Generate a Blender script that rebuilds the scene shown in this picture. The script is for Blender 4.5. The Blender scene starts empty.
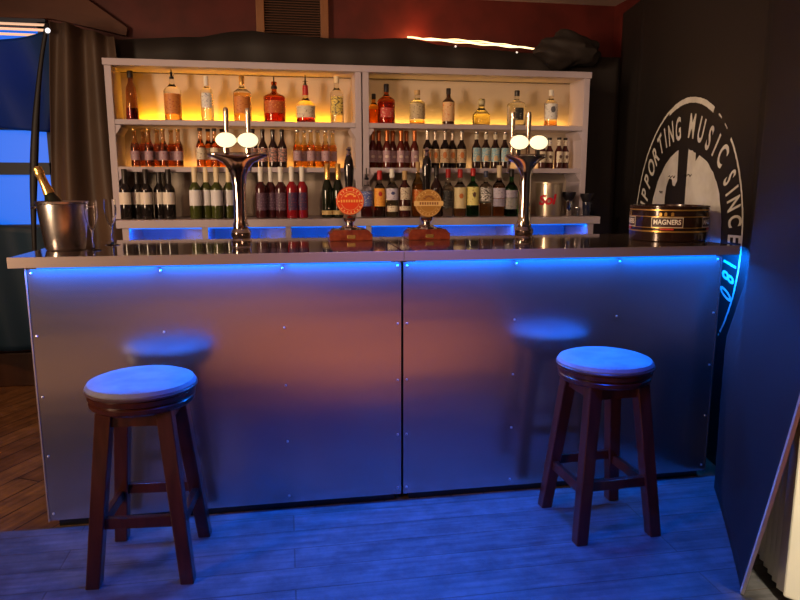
import bpy, bmesh, math, random
from mathutils import Vector, Matrix
R=math.radians; PI=math.pi
sc=bpy.context.scene
random.seed(7)
col=sc.collection
# ------------------------------------------------------------------ camera
cd=bpy.data.cameras.new('camera'); cam=bpy.data.objects.new('camera',cd); col.objects.link(cam); sc.camera=cam
cd.sensor_width=36; cd.sensor_fit='HORIZONTAL'; cd.lens=36*670.2854/800; cd.clip_start=.05
cam.location=(0,0,1.391)
cam.rotation_mode='XYZ'; cam.rotation_euler=(PI/2-.1707,0,-.1688)
# ------------------------------------------------------------------ world, exposure
w=bpy.data.worlds.new('world'); sc.world=w; w.use_nodes=True
bg=w.node_tree.nodes['Background']; bg.inputs[0].default_value=(.22,.16,.45,1); bg.inputs[1].default_value=.03
vs=sc.view_settings; vs.view_transform='Standard'; vs.look='None'; vs.gamma=1; vs.use_curve_mapping=False; vs.exposure=0.0
def light(name,kind,loc,energy,color,rot=(0,0,0),size=.1,size_y=None,parent=None,spot=None,blend=.5,spread=None):
    d=bpy.data.lights.new(name,kind); d.energy=energy; d.color=color
    if kind=='AREA':
        d.size=size
        if size_y: d.shape='RECTANGLE'; d.size_y=size_y
        if spread: d.spread=spread
    else: d.shadow_soft_size=size
    if kind=='SPOT': d.spot_size=spot; d.spot_blend=blend
    o=bpy.data.objects.new(name,d); col.objects.link(o); o.location=loc; o.rotation_euler=rot
    if parent: o.parent=parent
    return o
def aim(o,t):
    o.rotation_euler=(Vector(t)-o.location).to_track_quat('-Z','Y').to_euler()
# the room's warm lamps, over and behind the photographer, plus added unseen fill lights
l=light('room_spot','SPOT',(.20,.6,2.25),80,(1,.60,.36),size=.05,spot=R(62),blend=.8); aim(l,(1.05,4.0,1.55))
l=light('room_spot_behind','SPOT',(-.9,-2.4,2.6),1500,(1,.40,.16),size=.12,spot=R(62),blend=.5); aim(l,(-.8,-2.5,0))
l=light('room_spot_middle','SPOT',(.6,-.75,2.6),1900,(1,.28,.07),size=.12,spot=R(66),blend=.4); aim(l,(.6,-.6,0))
l=light('room_spot_side','SPOT',(-1.7,-.2,2.6),850,(1,.46,.22),size=.12,spot=R(56),blend=.6); aim(l,(-1.8,-.1,0))
l=light('highlight_fill','AREA',(-3.3,.6,1.75),30,(1,.68,.42),size=.65,size_y=1.5,spread=R(75)); aim(l,(.6,4.2,1.75))  # added fill at the left, no real doorway: highlights on bottles and chrome
l=light('banner_fill','SPOT',(-.5,1.7,2.45),150,(1,.72,.48),size=.05,spot=R(36),blend=.8); aim(l,(2.25,3.55,1.75))  # added fill that lifts the white print on the banner
l=light('drape_spot','SPOT',(-.9,1.9,2.5),22,(1,.55,.32),size=.08,spot=R(48),blend=.8); aim(l,(-1.15,4.6,1.6))
l=light('room_spot_left','SPOT',(-2.9,3.2,2.6),90,(1,.42,.16),size=.1,spot=R(80),blend=.7); aim(l,(-1.7,4.0,0))
l=light('blue_floor_fill','SPOT',(.9,1.6,2.62),360,(.0,.085,1),size=.15,spot=R(66),blend=.9); aim(l,(.45,2.2,0))  # added unseen fill that strengthens the strips' blue on floor and seats
l=light('wall_glow_lamp','POINT',(.93,4.84,2.40),2.5,(1,.28,.08),size=.03)
l=light('radiator_fill','SPOT',(1.35,.5,1.7),300,(1,.86,.60),size=.06,spot=R(24),blend=.5); aim(l,(1.78,1.60,.45))  # added fill that brightens the radiator, no lamp stands here

# ------------------------------------------------------------------ materials
MC={}
def mat(name,c,rough=.5,metal=0,trans=0,spec=.5,emit=None,es=0,ior=1.45,coat=0,sheen=0):
    if name in MC: return MC[name]
    m=bpy.data.materials.new(name); m.use_nodes=True; b=m.node_tree.nodes['Principled BSDF']
    b.inputs['Base Color'].default_value=(*c,1); b.inputs['Roughness'].default_value=rough; b.inputs['Metallic'].default_value=metal
    b.inputs['Transmission Weight'].default_value=trans; b.inputs['IOR'].default_value=ior; b.inputs['Specular IOR Level'].default_value=spec
    b.inputs['Coat Weight'].default_value=coat
    if emit: b.inputs['Emission Color'].default_value=(*emit,1); b.inputs['Emission Strength'].default_value=es
    MC[name]=m; return m
def nodes(m): return m.node_tree.nodes,m.node_tree.links,m.node_tree.nodes['Principled BSDF']
def noisy(m,c1,c2,scale=(4,4,4),detail=6,bump=0,rr=None,bscale=None):
    N,L,b=nodes(m)
    tc=N.new('ShaderNodeTexCoord'); mp=N.new('ShaderNodeMapping'); mp.inputs['Scale'].default_value=scale
    n=N.new('ShaderNodeTexNoise'); n.inputs['Scale'].default_value=1; n.inputs['Detail'].default_value=detail
    cr=N.new('ShaderNodeValToRGB'); cr.color_ramp.elements[0].color=(*c1,1); cr.color_ramp.elements[1].color=(*c2,1)
    cr.color_ramp.elements[0].position=.35; cr.color_ramp.elements[1].position=.65
    L.new(tc.outputs['Object'],mp.inputs[0]); L.new(mp.outputs[0],n.inputs['Vector']); L.new(n.outputs[0],cr.inputs[0]); L.new(cr.outputs[0],b.inputs['Base Color'])
    if bump:
        bp=N.new('ShaderNodeBump'); bp.inputs['Strength'].default_value=bump; bp.inputs['Distance'].default_value=.01
        L.new(n.outputs[0],bp.inputs['Height']); L.new(bp.outputs[0],b.inputs['Normal'])
    if rr:
        mr=N.new('ShaderNodeMapRange'); mr.inputs['To Min'].default_value=rr[0]; mr.inputs['To Max'].default_value=rr[1]
        L.new(n.outputs[0],mr.inputs[0]); L.new(mr.outputs[0],b.inputs['Roughness'])
    return m
def planks(name,c1,c2,dark,rot=0,pw=.135,rr=(.3,.6)):
    m=mat(name,c1); N,L,b=nodes(m)
    tc=N.new('ShaderNodeTexCoord'); mp=N.new('ShaderNodeMapping'); mp.inputs['Rotation'].default_value=(0,0,rot)
    br=N.new('ShaderNodeTexBrick'); br.offset=.37; br.inputs['Scale'].default_value=1; br.inputs['Brick Width'].default_value=2.3; br.inputs['Row Height'].default_value=pw
    br.inputs['Mortar Size'].default_value=.0035; br.inputs['Mortar Smooth'].default_value=.3
    br.inputs['Color1'].default_value=(*c1,1); br.inputs['Color2'].default_value=(*c2,1); br.inputs['Mortar'].default_value=(*dark,1)
    g=N.new('ShaderNodeTexNoise'); g.inputs['Scale'].default_value=1; g.inputs['Detail'].default_value=8
    mp2=N.new('ShaderNodeMapping'); mp2.inputs['Scale'].default_value=(3,40,3)
    g2=N.new('ShaderNodeTexNoise'); g2.inputs['Scale'].default_value=9; g2.inputs['Detail'].default_value=9; g2.inputs['Roughness'].default_value=.7
    L.new(tc.outputs['Object'],mp.inputs[0]); L.new(mp.outputs[0],br.inputs[0]); L.new(mp.outputs[0],mp2.inputs[0]); L.new(mp2.outputs[0],g.inputs[0]); L.new(mp.outputs[0],g2.inputs[0])
    mx=N.new('ShaderNodeMixRGB'); mx.blend_type='MULTIPLY'; mx.inputs[0].default_value=.8
    r1=N.new('ShaderNodeValToRGB'); r1.color_ramp.elements[0].position=.3; r1.color_ramp.elements[1].position=.7; r1.color_ramp.elements[0].color=(.45,.45,.45,1)
    mx2=N.new('ShaderNodeMixRGB'); mx2.blend_type='MULTIPLY'; mx2.inputs[0].default_value=.8
    r2=N.new('ShaderNodeValToRGB'); r2.color_ramp.elements[0].position=.35; r2.color_ramp.elements[1].position=.62; r2.color_ramp.elements[0].color=(.4,.4,.4,1)
    L.new(g.outputs[0],r1.inputs[0]); L.new(g2.outputs[0],r2.inputs[0]); L.new(br.outputs['Color'],mx.inputs[1]); L.new(r1.outputs[0],mx.inputs[2])
    L.new(mx.outputs[0],mx2.inputs[1]); L.new(r2.outputs[0],mx2.inputs[2]); L.new(mx2.outputs[0],b.inputs['Base Color'])
    bp=N.new('ShaderNodeBump'); bp.inputs['Strength'].default_value=.5; bp.inputs['Distance'].default_value=.004
    ad=N.new('ShaderNodeMath'); ad.operation='SUBTRACT'; L.new(g.outputs[0],ad.inputs[0]); L.new(br.outputs['Fac'],ad.inputs[1])
    L.new(ad.outputs[0],bp.inputs['Height']); L.new(bp.outputs[0],b.inputs['Normal'])
    mr=N.new('ShaderNodeMapRange'); mr.inputs['To Min'].default_value=rr[0]; mr.inputs['To Max'].default_value=rr[1]
    L.new(g2.outputs[0],mr.inputs[0]); L.new(mr.outputs[0],b.inputs['Roughness'])
    return m
M_floor=planks('floor_boards',(.17,.16,.175),(.13,.125,.135),(.11,.09,.085))
M_floor2=planks('floor_boards_back',(.34,.19,.085),(.20,.10,.045),(.03,.015,.01),rot=R(-62))
M_red=noisy(mat('red_wall',(.2,.02,.01),.55),(.07,.007,.005),(.105,.011,.008),(6,6,6),bump=.15)
M_brown=noisy(mat('brown_board',(.2,.06,.03),.6),(.075,.022,.010),(.11,.034,.016),(2,9,9))
M_ceil=noisy(mat('ceiling_plaster',(.5,.4,.35),.8),(.5,.40,.34),(.58,.47,.42),(3,3,3))
M_cream=noisy(mat('cream_wall',(.5,.38,.25),.7),(.48,.36,.24),(.55,.42,.28),(3,3,3))
M_dado=noisy(mat('dark_dado',(.06,.03,.02),.4),(.05,.02,.012),(.08,.035,.02),(9,9,1))
M_drape=noisy(mat('black_cloth',(.03,.024,.022),.65),(.018,.014,.013),(.026,.019,.017),(2,2,2),bump=.1)
M_drape2=noisy(mat('brown_black_cloth',(.10,.07,.055),.6),(.065,.040,.028),(.095,.060,.040),(2,2,2))
M_ban=noisy(mat('banner_vinyl',(.02,.017,.018),.42),(.010,.0075,.007),(.015,.011,.0105),(1.2,1.2,1.2),rr=(.5,.62))
M_print=noisy(mat('banner_white',(.62,.6,.55),.5),(.55,.52,.46),(.7,.68,.62),(9,9,9))
M_hem=mat('banner_hem',(.6,.52,.42),.6)
# brushed steel
M_steel=mat('brushed_steel',(.56,.52,.50),.22,.95); N,L,b=nodes(M_steel)
tc=N.new('ShaderNodeTexCoord'); mp=N.new('ShaderNodeMapping'); mp.inputs['Scale'].default_value=(.9,1,40); n1=N.new('ShaderNodeTexNoise'); n1.inputs['Scale'].default_value=3; n1.inputs['Detail'].default_value=4
L.new(tc.outputs['Object'],mp.inputs[0]); L.new(mp.outputs[0],n1.inputs[0])
mr=N.new('ShaderNodeMapRange'); mr.inputs['To Min'].default_value=.19; mr.inputs['To Max'].default_value=.23; L.new(n1.outputs[0],mr.inputs[0]); L.new(mr.outputs[0],b.inputs['Roughness'])
mp3=N.new('ShaderNodeMapping'); mp3.inputs['Scale'].default_value=(.35,1,3); n3=N.new('ShaderNodeTexNoise'); n3.inputs['Scale'].default_value=2; n3.inputs['Detail'].default_value=1
L.new(tc.outputs['Object'],mp3.inputs[0]); L.new(mp3.outputs[0],n3.inputs[0]); bp=N.new('ShaderNodeBump'); bp.inputs['Strength'].default_value=.10; bp.inputs['Distance'].default_value=.02
L.new(n3.outputs[0],bp.inputs['Height']); L.new(bp.outputs[0],b.inputs['Normal'])
M_top=noisy(mat('counter_laminate',(.2,.16,.16),.12,.55),(.15,.11,.105),(.20,.15,.14),(5,14,5),rr=(.04,.09))
M_trim=mat('aluminium_trim',(.50,.40,.37),.35,.6)
M_black=mat('black_plastic',(.008,.008,.008),.3)
M_screw=mat('screw_head',(.85,.85,.9),.4,1)
M_white=noisy(mat('white_laminate',(.55,.48,.52),.45),(.42,.36,.41),(.47,.41,.46),(3,3,3))
M_back=noisy(mat('back_panel_laminate',(.66,.58,.5),.5),(.46,.38,.31),(.54,.46,.38),(1.5,1.5,5))
M_chrome=mat('chrome',(.82,.76,.70),.07,1)
M_brsteel=mat('bucket_steel',(.70,.64,.60),.24,1)
M_wood=noisy(mat('dark_red_wood',(.10,.025,.018),.28,coat=.3),(.035,.008,.006),(.062,.014,.010),(30,30,4))
M_pwood=noisy(mat('pump_mahogany',(.22,.04,.02),.2,coat=.6),(.16,.025,.015),(.28,.055,.025),(30,6,30))
M_suede=noisy(mat('seat_vinyl',(.34,.32,.38),.5),(.16,.155,.19),(.23,.22,.26),(12,12,12),bump=.12)
M_seatedge=noisy(mat('seat_side_vinyl',(.07,.035,.035),.4),(.06,.03,.03),(.09,.045,.04),(12,12,12))
M_rad=noisy(mat('radiator_enamel',(.8,.74,.6),.4),(.78,.72,.58),(.82,.76,.63),(2,2,2))
M_glass=mat('clear_glass',(1,1,1),.01,trans=1)
def em(name,c,s):
    m=mat(name,c,.5,emit=c,es=s); return m
M_led=em('blue_led',(.0,.17,1),1.6)
M_ledw=em('warm_led',(1,.48,.03),1.6)
M_badge=em('lit_badge',(1,.90,.58),.95)
M_rope=em('rope_light',(1,.72,.35),2.6)
M_winb=mat('blue_lit_pane',(.002,.01,.05),.4,emit=(.0,.15,.85),es=1.0)
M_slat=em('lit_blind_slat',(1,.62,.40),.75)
M_pane_glow=em('back_bar_blue_diffuser',(.005,.06,.55),.28)
# translucent blue cloth
M_bcl=mat('blue_cloth',(.012,.06,.16),.6)
N,L,b=nodes(M_bcl); tr=N.new('ShaderNodeBsdfTranslucent'); tr.inputs[0].default_value=(.05,.36,.75,1); ms=N.new('ShaderNodeMixShader'); ms.inputs[0].default_value=.45
L.new(b.outputs[0],ms.inputs[1]); L.new(tr.outputs[0],ms.inputs[2]); L.new(ms.outputs[0],N['Material Output'].inputs[0])
# ------------------------------------------------------------------ mesh helpers
def obj(name,bm,m,parent=None,smooth=True,kind=None,bevel=0,loc=None):
    bmesh.ops.recalc_face_normals(bm,faces=bm.faces)
    me=bpy.data.meshes.new(name); bm.to_mesh(me); bm.free()
    for mm in (m if isinstance(m,(list,tuple)) else [m]): me.materials.append(mm)
    if smooth:
        for f in me.polygons: f.use_smooth=True
        try: me.set_sharp_from_angle(angle=R(35))
        except Exception: pass
    o=bpy.data.objects.new(name,me); col.objects.link(o)
    if parent: o.parent=parent
    if loc: o.location=loc
    if kind: o['kind']=kind
    if bevel:
        bv=o.modifiers.new('bevel','BEVEL'); bv.width=bevel; bv.segments=2; bv.limit_method='ANGLE'; bv.angle_limit=R(40)
    return o
def thing(name,label,cat,loc=(0,0,0),rz=0,group=None):
    o=bpy.data.objects.new(name,None); col.objects.link(o); o.location=loc; o.rotation_euler=(0,0,rz); o.empty_display_size=.05
    o['label']=label; o['category']=cat
    if group: o['group']=group
    return o
def tag(o,label,cat,group=None):
    o['label']=label; o['category']=cat
    if group: o['group']=group
    return o
def dup(root,loc,label,rz=None,group=None):
    r=root.copy(); col.objects.link(r); r.location=loc; r['label']=label
    if rz is not None: r.rotation_euler=(0,0,rz)
    if group: r['group']=group
    for ch in list(root.children):
        c=ch.copy(); col.objects.link(c); c.parent=r
        for g in list(ch.children):
            d=g.copy(); col.objects.link(d); d.parent=c
    return r
def box(bm,x0,x1,y0,y1,z0,z1):
    v=[bm.verts.new(p) for p in ((x0,y0,z0),(x1,y0,z0),(x1,y1,z0),(x0,y1,z0),(x0,y0,z1),(x1,y0,z1),(x1,y1,z1),(x0,y1,z1))]
    for f in ((0,3,2,1),(4,5,6,7),(0,1,5,4),(1,2,6,5),(2,3,7,6),(3,0,4,7)): bm.faces.new([v[i] for i in f])
    return v
def B(*a):
    bm=bmesh.new(); box(bm,*a); return bm
def lathe(prof,seg=24,bm=None,c=(0,0,0),sx=1,sy=1,cap=True,axis='z'):
    bm=bm or bmesh.new(); rings=[]
    for r,z in prof:
        ring=[]
        for i in range(seg):
            a=2*PI*i/seg; x,y=r*sx*math.cos(a),r*sy*math.sin(a)
            p=(c[0]+x,c[1]+y,c[2]+z) if axis=='z' else (c[0]+x,c[1]-z,c[2]+y)
            ring.append(bm.verts.new(p))
        rings.append(ring)
    for a,b_ in zip(rings,rings[1:]):
        for i in range(seg):
            bm.faces.new((a[i],a[(i+1)%seg],b_[(i+1)%seg],b_[i]))
    if cap: bm.faces.new(list(reversed(rings[0]))); bm.faces.new(rings[-1])
    return bm
def tube(bm,pts,r,seg=8):
    pts=[Vector(p) for p in pts]; rings=[]; up=Vector((0,0,1))
    for i,p in enumerate(pts):
        t=(pts[min(i+1,len(pts)-1)]-pts[max(i-1,0)]).normalized()
        a=t.cross(up if abs(t.z)<.95 else Vector((1,0,0))).normalized(); b_=t.cross(a)
        rr=r[i] if isinstance(r,(list,tuple)) else r
        rings.append([bm.verts.new(p+a*rr*math.cos(2*PI*k/seg)+b_*rr*math.sin(2*PI*k/seg)) for k in range(seg)])
    for a,b_ in zip(rings,rings[1:]):
        for k in range(seg): bm.faces.new((a[k],a[(k+1)%seg],b_[(k+1)%seg],b_[k]))
    bm.faces.new(list(reversed(rings[0]))); bm.faces.new(rings[-1]); return bm
def hexa(bm,lo,hi):
    v=[bm.verts.new(p) for p in lo+hi]
    for f in ((0,3,2,1),(4,5,6,7),(0,1,5,4),(1,2,6,5),(2,3,7,6),(3,0,4,7)): bm.faces.new([v[i] for i in f])
def sheet(name,fn,nu,nv,m,parent=None,thick=.003,kind=None):
    bm=bmesh.new(); g=[[bm.verts.new(fn(i/nu,j/nv)) for i in range(nu+1)] for j in range(nv+1)]
    for j in range(nv):
        for i in range(nu): bm.faces.new((g[j][i],g[j][i+1],g[j+1][i+1],g[j+1][i]))
    o=obj(name,bm,m,parent,kind=kind)
    s=o.modifiers.new('solid','SOLIDIFY'); s.thickness=thick; s.offset=0
    return o
def interp(tab,x):
    if x<=tab[0][0]: return tab[0][1]
    for (a,va),(b_,vb) in zip(tab,tab[1:]):
        if x<=b_: return va+(vb-va)*(x-a)/(b_-a)
    return tab[-1][1]
def glyphs(s,size=1,bold=0):
    c=bpy.data.curves.new('t','FONT'); c.body=s; c.size=size; c.offset=bold; c.resolution_u=4
    o=bpy.data.objects.new('t',c); col.objects.link(o); bpy.context.view_layer.update()
    dg=bpy.context.evaluated_depsgraph_get(); me=bpy.data.meshes.new_from_object(o.evaluated_get(dg))
    bpy.data.objects.remove(o); return me
def add_text(bm,s,size,fn,bold=0,sx=1,center=True,sub=True):
    me=glyphs(s,size,bold); b2=bmesh.new(); b2.from_mesh(me)
    if sub: bmesh.ops.triangulate(b2,faces=b2.faces)
    xs=[v.co.x for v in b2.verts]; ys=[v.co.y for v in b2.verts]
    if not xs: return 0
    cx=(min(xs)+max(xs))/2 if center else 0; cy=(min(ys)+max(ys))/2 if center else 0
    mp={v:bm.verts.new(fn((v.co.x-cx)*sx,v.co.y-cy)) for v in b2.verts}
    for f in b2.faces:
        try: bm.faces.new([mp[v] for v in f.verts])
        except ValueError: pass
    b2.free(); return (max(xs)-min(xs))*sx
# ------------------------------------------------------------------ the room
S='structure'; BY=4.95
obj('floor',B(-4.2,2.6,-5,2.762,-.1,0),M_floor,kind=S,smooth=False)
obj('floor_back',B(-4.2,2.6,2.762,BY+.1,-.1,0),M_floor2,kind=S,smooth=False)
obj('ceiling',B(-4.2,2.6,-5,BY+.1,2.7,2.8),M_ceil,kind=S,smooth=False)
# back wall with a hole for the window
bm=bmesh.new(); box(bm,-1.50,2.6,BY,BY+.1,0,2.7); box(bm,-4.2,-2.45,BY,BY+.1,0,2.7); box(bm,-2.45,-1.50,BY,BY+.1,0,1.05); box(bm,-2.45,-1.50,BY,BY+.1,2.43,2.7)
obj('wall_back',bm,M_red,kind=S,smooth=False)
obj('wall_right',B(2.47,2.57,2.85,BY,0,2.7),M_red,kind=S,smooth=False)
bm=bmesh.new(); hexa(bm,[(2.30,2.85,0),(2.6,2.85,0),(2.6,-5,0),(2.30,-5,0)],[(2.30,2.85,2.7),(2.6,2.85,2.7),(2.6,-5,2.7),(2.30,-5,2.7)])
obj('wall_front_right',bm,M_cream,kind=S,smooth=False)
obj('wall_left',B(-4.3,-4.2,-5,BY,0,2.7),M_cream,kind=S,smooth=False)
obj('wall_front',B(-4.2,2.6,-5.1,-5,0,2.7),M_cream,kind=S,smooth=False)
obj('trim_dado',B(-4.2,2.3,-5,-4.96,0,1.1),M_dado,kind=S,smooth=False)
obj('baseboard_back',B(-4.2,-1.2,BY-.05,BY,0,.24),M_dado,kind=S,smooth=False,bevel=.006)
# sloped brown boarding over the window
bm=bmesh.new(); P=[(-4.2,2.45),(-1.45,2.45),(-1.0,2.36),(-.99,2.41),(-1.40,2.7),(-4.2,2.7)]
a=[bm.verts.new((x,BY-.05,z)) for x,z in P]; b_=[bm.verts.new((x,BY-.002,z)) for x,z in P]
bm.faces.new(a); bm.faces.new(list(reversed(b_)))
for i in range(6): bm.faces.new((a[i],a[(i+1)%6],b_[(i+1)%6],b_[i]))
obj('trim_boarding',bm,M_brown,kind=S,smooth=False)
# window: frame, panes lit blue, slats of a blind at the head
wf=bmesh.new(); X0,X1=-2.45,-1.50
for z0,z1 in ((1.05,1.12),(1.455,1.535),(1.75,1.80),(2.39,2.45)): box(wf,X0,X1,BY-.03,BY+.06,z0,z1)
for x0,x1 in ((X0,X0+.06),(-2.02,-1.97),(X1-.05,X1)): box(wf,x0,x1,BY-.03,BY+.06,1.05,2.43)
win=obj('window_1',wf,mat('window_paint',(.02,.03,.06),.5),kind=S,smooth=False)
obj('window_pane',B(X0,X1,BY+.06,BY+.07,1.05,2.43),M_winb,win,smooth=False)
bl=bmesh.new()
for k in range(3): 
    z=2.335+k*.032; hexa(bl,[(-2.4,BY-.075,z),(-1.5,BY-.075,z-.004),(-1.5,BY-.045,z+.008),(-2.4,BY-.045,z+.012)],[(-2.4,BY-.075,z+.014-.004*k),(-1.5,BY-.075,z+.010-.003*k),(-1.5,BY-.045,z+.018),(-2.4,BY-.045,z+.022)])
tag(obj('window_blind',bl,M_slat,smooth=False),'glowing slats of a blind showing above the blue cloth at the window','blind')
# louvred vent on the red wall
vent=thing('vent_grille','louvred wooden vent grille with brown frame high on the red wall','vent',(.09,BY,2.36))
bm=bmesh.new(); box(bm,-.245,-.19,-.05,0,.0,.34); box(bm,.19,.245,-.05,0,0,.34); box(bm,-.245,.245,-.05,0,-.05,.0)
obj('frame',bm,noisy(mat('vent_frame_wood',(.22,.09,.04),.5),(.2,.08,.035),(.28,.12,.05),(20,20,4)),vent,smooth=False,bevel=.004)
bm=bmesh.new()
for k in range(20):
    z=.006+k*.0165; hexa(bm,[(-.19,-.042,z),(.19,-.042,z),(.19,-.012,z+.010),(-.19,-.012,z+.010)],[(-.19,-.042,z+.004),(.19,-.042,z+.004),(.19,-.012,z+.014),(-.19,-.012,z+.014)])
obj('louvres',bm,mat('vent_slat_wood',(.13,.045,.018),.5),vent,smooth=False)
obj('backing',B(-.19,.19,-.008,0,0,.335),mat('vent_dark',(.01,.006,.004),.8),vent,smooth=False)
# ------------------------------------------------------------------ drapes
TOP=[(-1.38,2.36),(-1.17,2.335),(-1.0,2.295),(-.95,2.30),(-.5,2.33),(-.32,2.368),(-.19,2.380),(-.05,2.362),(.32,2.352),(.60,2.352),(.87,2.370),(1.06,2.334),(1.30,2.318),(1.62,2.302),(1.80,2.30),(2.30,2.29)]
def backdrop(u,v):
    x=-1.38+u*3.79; zt=interp(TOP,x); z=.02+(zt-.02)*v
    return (x,4.70+.010*math.sin(x*9+1.3*math.sin(z*2))+.006*math.sin(x*23+z*3),z)
bdp=sheet('backdrop_drape',backdrop,110,24,M_drape); tag(bdp,'long black drape hung across the wall behind the back bar shelves','drape')
bm=bmesh.new()
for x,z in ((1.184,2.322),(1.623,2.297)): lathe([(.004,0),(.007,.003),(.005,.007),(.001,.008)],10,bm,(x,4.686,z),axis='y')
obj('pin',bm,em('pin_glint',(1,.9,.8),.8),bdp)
def folded(u,v):
    # pinned at the top left, fanning out downward
    zt=2.372-(u**1.3)*.09; z=.02+(zt-.02)*v
    wd=.60-.10*v; x=-1.50+.12*v*v*(1-u)+u*wd+.0*v
    y=4.60+.048*math.sin(u*17*(.75+.25*v)+.8*math.sin(z*1.5))*(1-.25*v)+.02*math.sin(u*9+2)
    return (x,y,z)
fd=sheet('folded_drape',folded,120,24,M_drape2); tag(fd,'brown-black drape in deep vertical folds beside the left end of the shelves','drape')
def strap(u,v):
    z=.9+v*1.47; a=u*2*PI*.92
    cx=-1.60+ .20*v**2.2 -.012*math.sin(z*3); r=.018+.006*math.sin(z*5)
    return (cx+r*math.cos(a),4.66+.6*r*math.sin(a),z)
sp=sheet('gathered_drape_edge',strap,20,40,mat('strap_cloth',(.012,.011,.014),.5)); tag(sp,'narrow gathered black cloth hanging between the blue window and folded drape','drape')
def bluetop(u,v):
    x=-2.30+u*.88; zt=2.24+.11*u**2; zb=1.745+.02*math.sin(u*5); z=zb+(zt-zb)*v
    return (x,4.78+.02*math.sin(u*14+z*4)+.012*math.sin(z*11+u*4),z)
tag(sheet('blue_cloth',bluetop,50,30,M_bcl),'dark blue cloth slung across the upper half of the left window','cloth')
def bluelow(u,v):
    x=-2.35+u*.85; z=.28+(.86+.03*math.sin(u*6))*v
    return (x,4.80+.02*math.sin(u*17+z*3),z)
tag(sheet('blue_cloth_lower',bluelow,50,20,mat('navy_cloth',(.008,.04,.09),.6)),'navy cloth hanging below the blue window panes at far left','cloth')
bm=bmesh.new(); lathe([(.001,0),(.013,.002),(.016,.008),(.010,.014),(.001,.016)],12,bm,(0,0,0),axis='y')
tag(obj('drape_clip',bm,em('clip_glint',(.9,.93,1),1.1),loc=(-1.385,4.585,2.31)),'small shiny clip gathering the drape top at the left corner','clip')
# bundle of black cloth on top of the right drape corner
bm=bmesh.new(); bmesh.ops.create_uvsphere(bm,u_segments=32,v_segments=20,radius=1)
for v in bm.verts:
    x,y,z=v.co; k=1+.10*math.sin(5*x+3*z)+.07*math.sin(9*z+4*x)+.04*math.sin(13*x+7*y); v.co=(x*.23*k,y*.10*k,z*.115*k*(1-.15*x))
tag(obj('cloth_bundle',bm,M_drape,loc=(1.975,4.58,2.30)),'rounded bundle of black cloth bunched above the right end of the shelves','cloth')
# rope light behind the top of the drape
bm=bmesh.new()
for q,(o1,o2) in enumerate(((0,0),(.012,.3),(.022,1.1))):
    pts=[]
    for i in range(40):
        t=i/39; x=.86+.03*q+t*(.92-.03*q); z=2.384-.045*t**.8+o1*(math.sin(PI*t))+.003*math.sin(t*30+q*2)
        pts.append((x,4.745+.012*q,z))
    tube(bm,pts,.0028 if q else .0055,6)
tag(obj('rope_light',bm,M_rope),'thin glowing warm rope light trailing along the black drape top','light')
# ------------------------------------------------------------------ banner
# plan path: along the side wall, bending at the end of the bar, then towards the camera
AZ=.185; PX,PY=2.071,2.75
def wall_pt(s): return Vector((PX+math.sin(AZ)*s,PY+math.cos(AZ)*s,0))
BEND=.0
d2=Vector((-.53,-.97,0)).normalized()
def path(s):   # s>0 back along the wall, s<0 forward
    if s>=-.02: return wall_pt(s)
    p0=wall_pt(-.02); return p0+d2*(-.02-s)
def bsurf(s,z,off=0):
    p=path(s); q=path(s+.03); t=(q-p).normalized(); n=Vector((-t.y,t.x,0))   # towards the room
    if s<-.02:
        w_=min(1,(-.02-s)/.3); off2=.006*math.sin(z*4+s*3)*w_
    else: off2=.004*math.sin(s*7)*(1 if s>1.6 else 0)
    k_=max(0,min(1,(-s-.0)/.16)); kz=max(0,min(1,(1.06-z)/.35)); kz=max(kz,min(1,(-s-.2)/.4)); off2+=.075*k_*kz*k_
    rid=.012*math.exp(-((s-1.62)/.02)**2)
    return Vector((p.x,p.y,z))+n*(off+off2+rid)
FRONT0=-1.03
def banner(u,v):
    z=.004+v*2.6
    smin=FRONT0-.50*z/ .865
    s=smin+(2.05-smin)*u
    return bsurf(s,z)
ban=sheet('black_banner',banner,220,40,M_ban,thick=.003)
tag(ban,'large black vinyl banner with white round logo hung on the right-hand wall','banner')
bm=bmesh.new(); q=[]
for i in range(31):
    z=.004+i/30*2.6; s=FRONT0-.50*z/.865
    q.append([bm.verts.new(bsurf(s-.010,z,o)) for o in (-.004,.006)]+[bm.verts.new(bsurf(s+.010,z,o)) for o in (.006,-.004)])
for a,b_ in zip(q,q[1:]):
    for k in range(4): bm.faces.new((a[k],a[(k+1)%4],b_[(k+1)%4],b_[k]))
obj('hem',bm,M_hem,ban); 
# logo in banner coordinates: centre s=.78, z=1.111, radius .751 ; seen from the room, +x on the print runs towards the camera
CS,CZ,CR=.780,1.111,.751
def bp_(x,y,off=.0035): return bsurf(CS-x,CZ+y,off)
bm=bmesh.new()
def ring(bm,r0,r1,a0,a1,n=120,off=.0035,wob=0):
    pr=None
    for i in range(n+1):
        a=a0+(a1-a0)*i/n; w1=wob*random.uniform(-1,1); w2=wob*random.uniform(-1,1)
        c=[bm.verts.new(bp_((r0+w1)*math.sin(a),(r0+w1)*math.cos(a),off)),bm.verts.new(bp_((r1+w2)*math.sin(a),(r1+w2)*math.cos(a),off))]
        if pr: bm.faces.new((pr[0],pr[1],c[1],c[0]))
        pr=c
D=R
for a0,a1,r0,r1 in ((-175,-20,.738,.752),(-20,28,.722,.752),(33,36,.742,.75),(40,43,.744,.75),(48,126,.738,.752),(127,128,.74,.75),(147,163,.72,.76)):
    ring(bm,r0,r1,D(a0),D(a1),max(4,int(a1-a0)),wob=.0015)
obj('logo_ring',bm,M_print,ban,smooth=False)
bm=bmesh.new()
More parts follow.
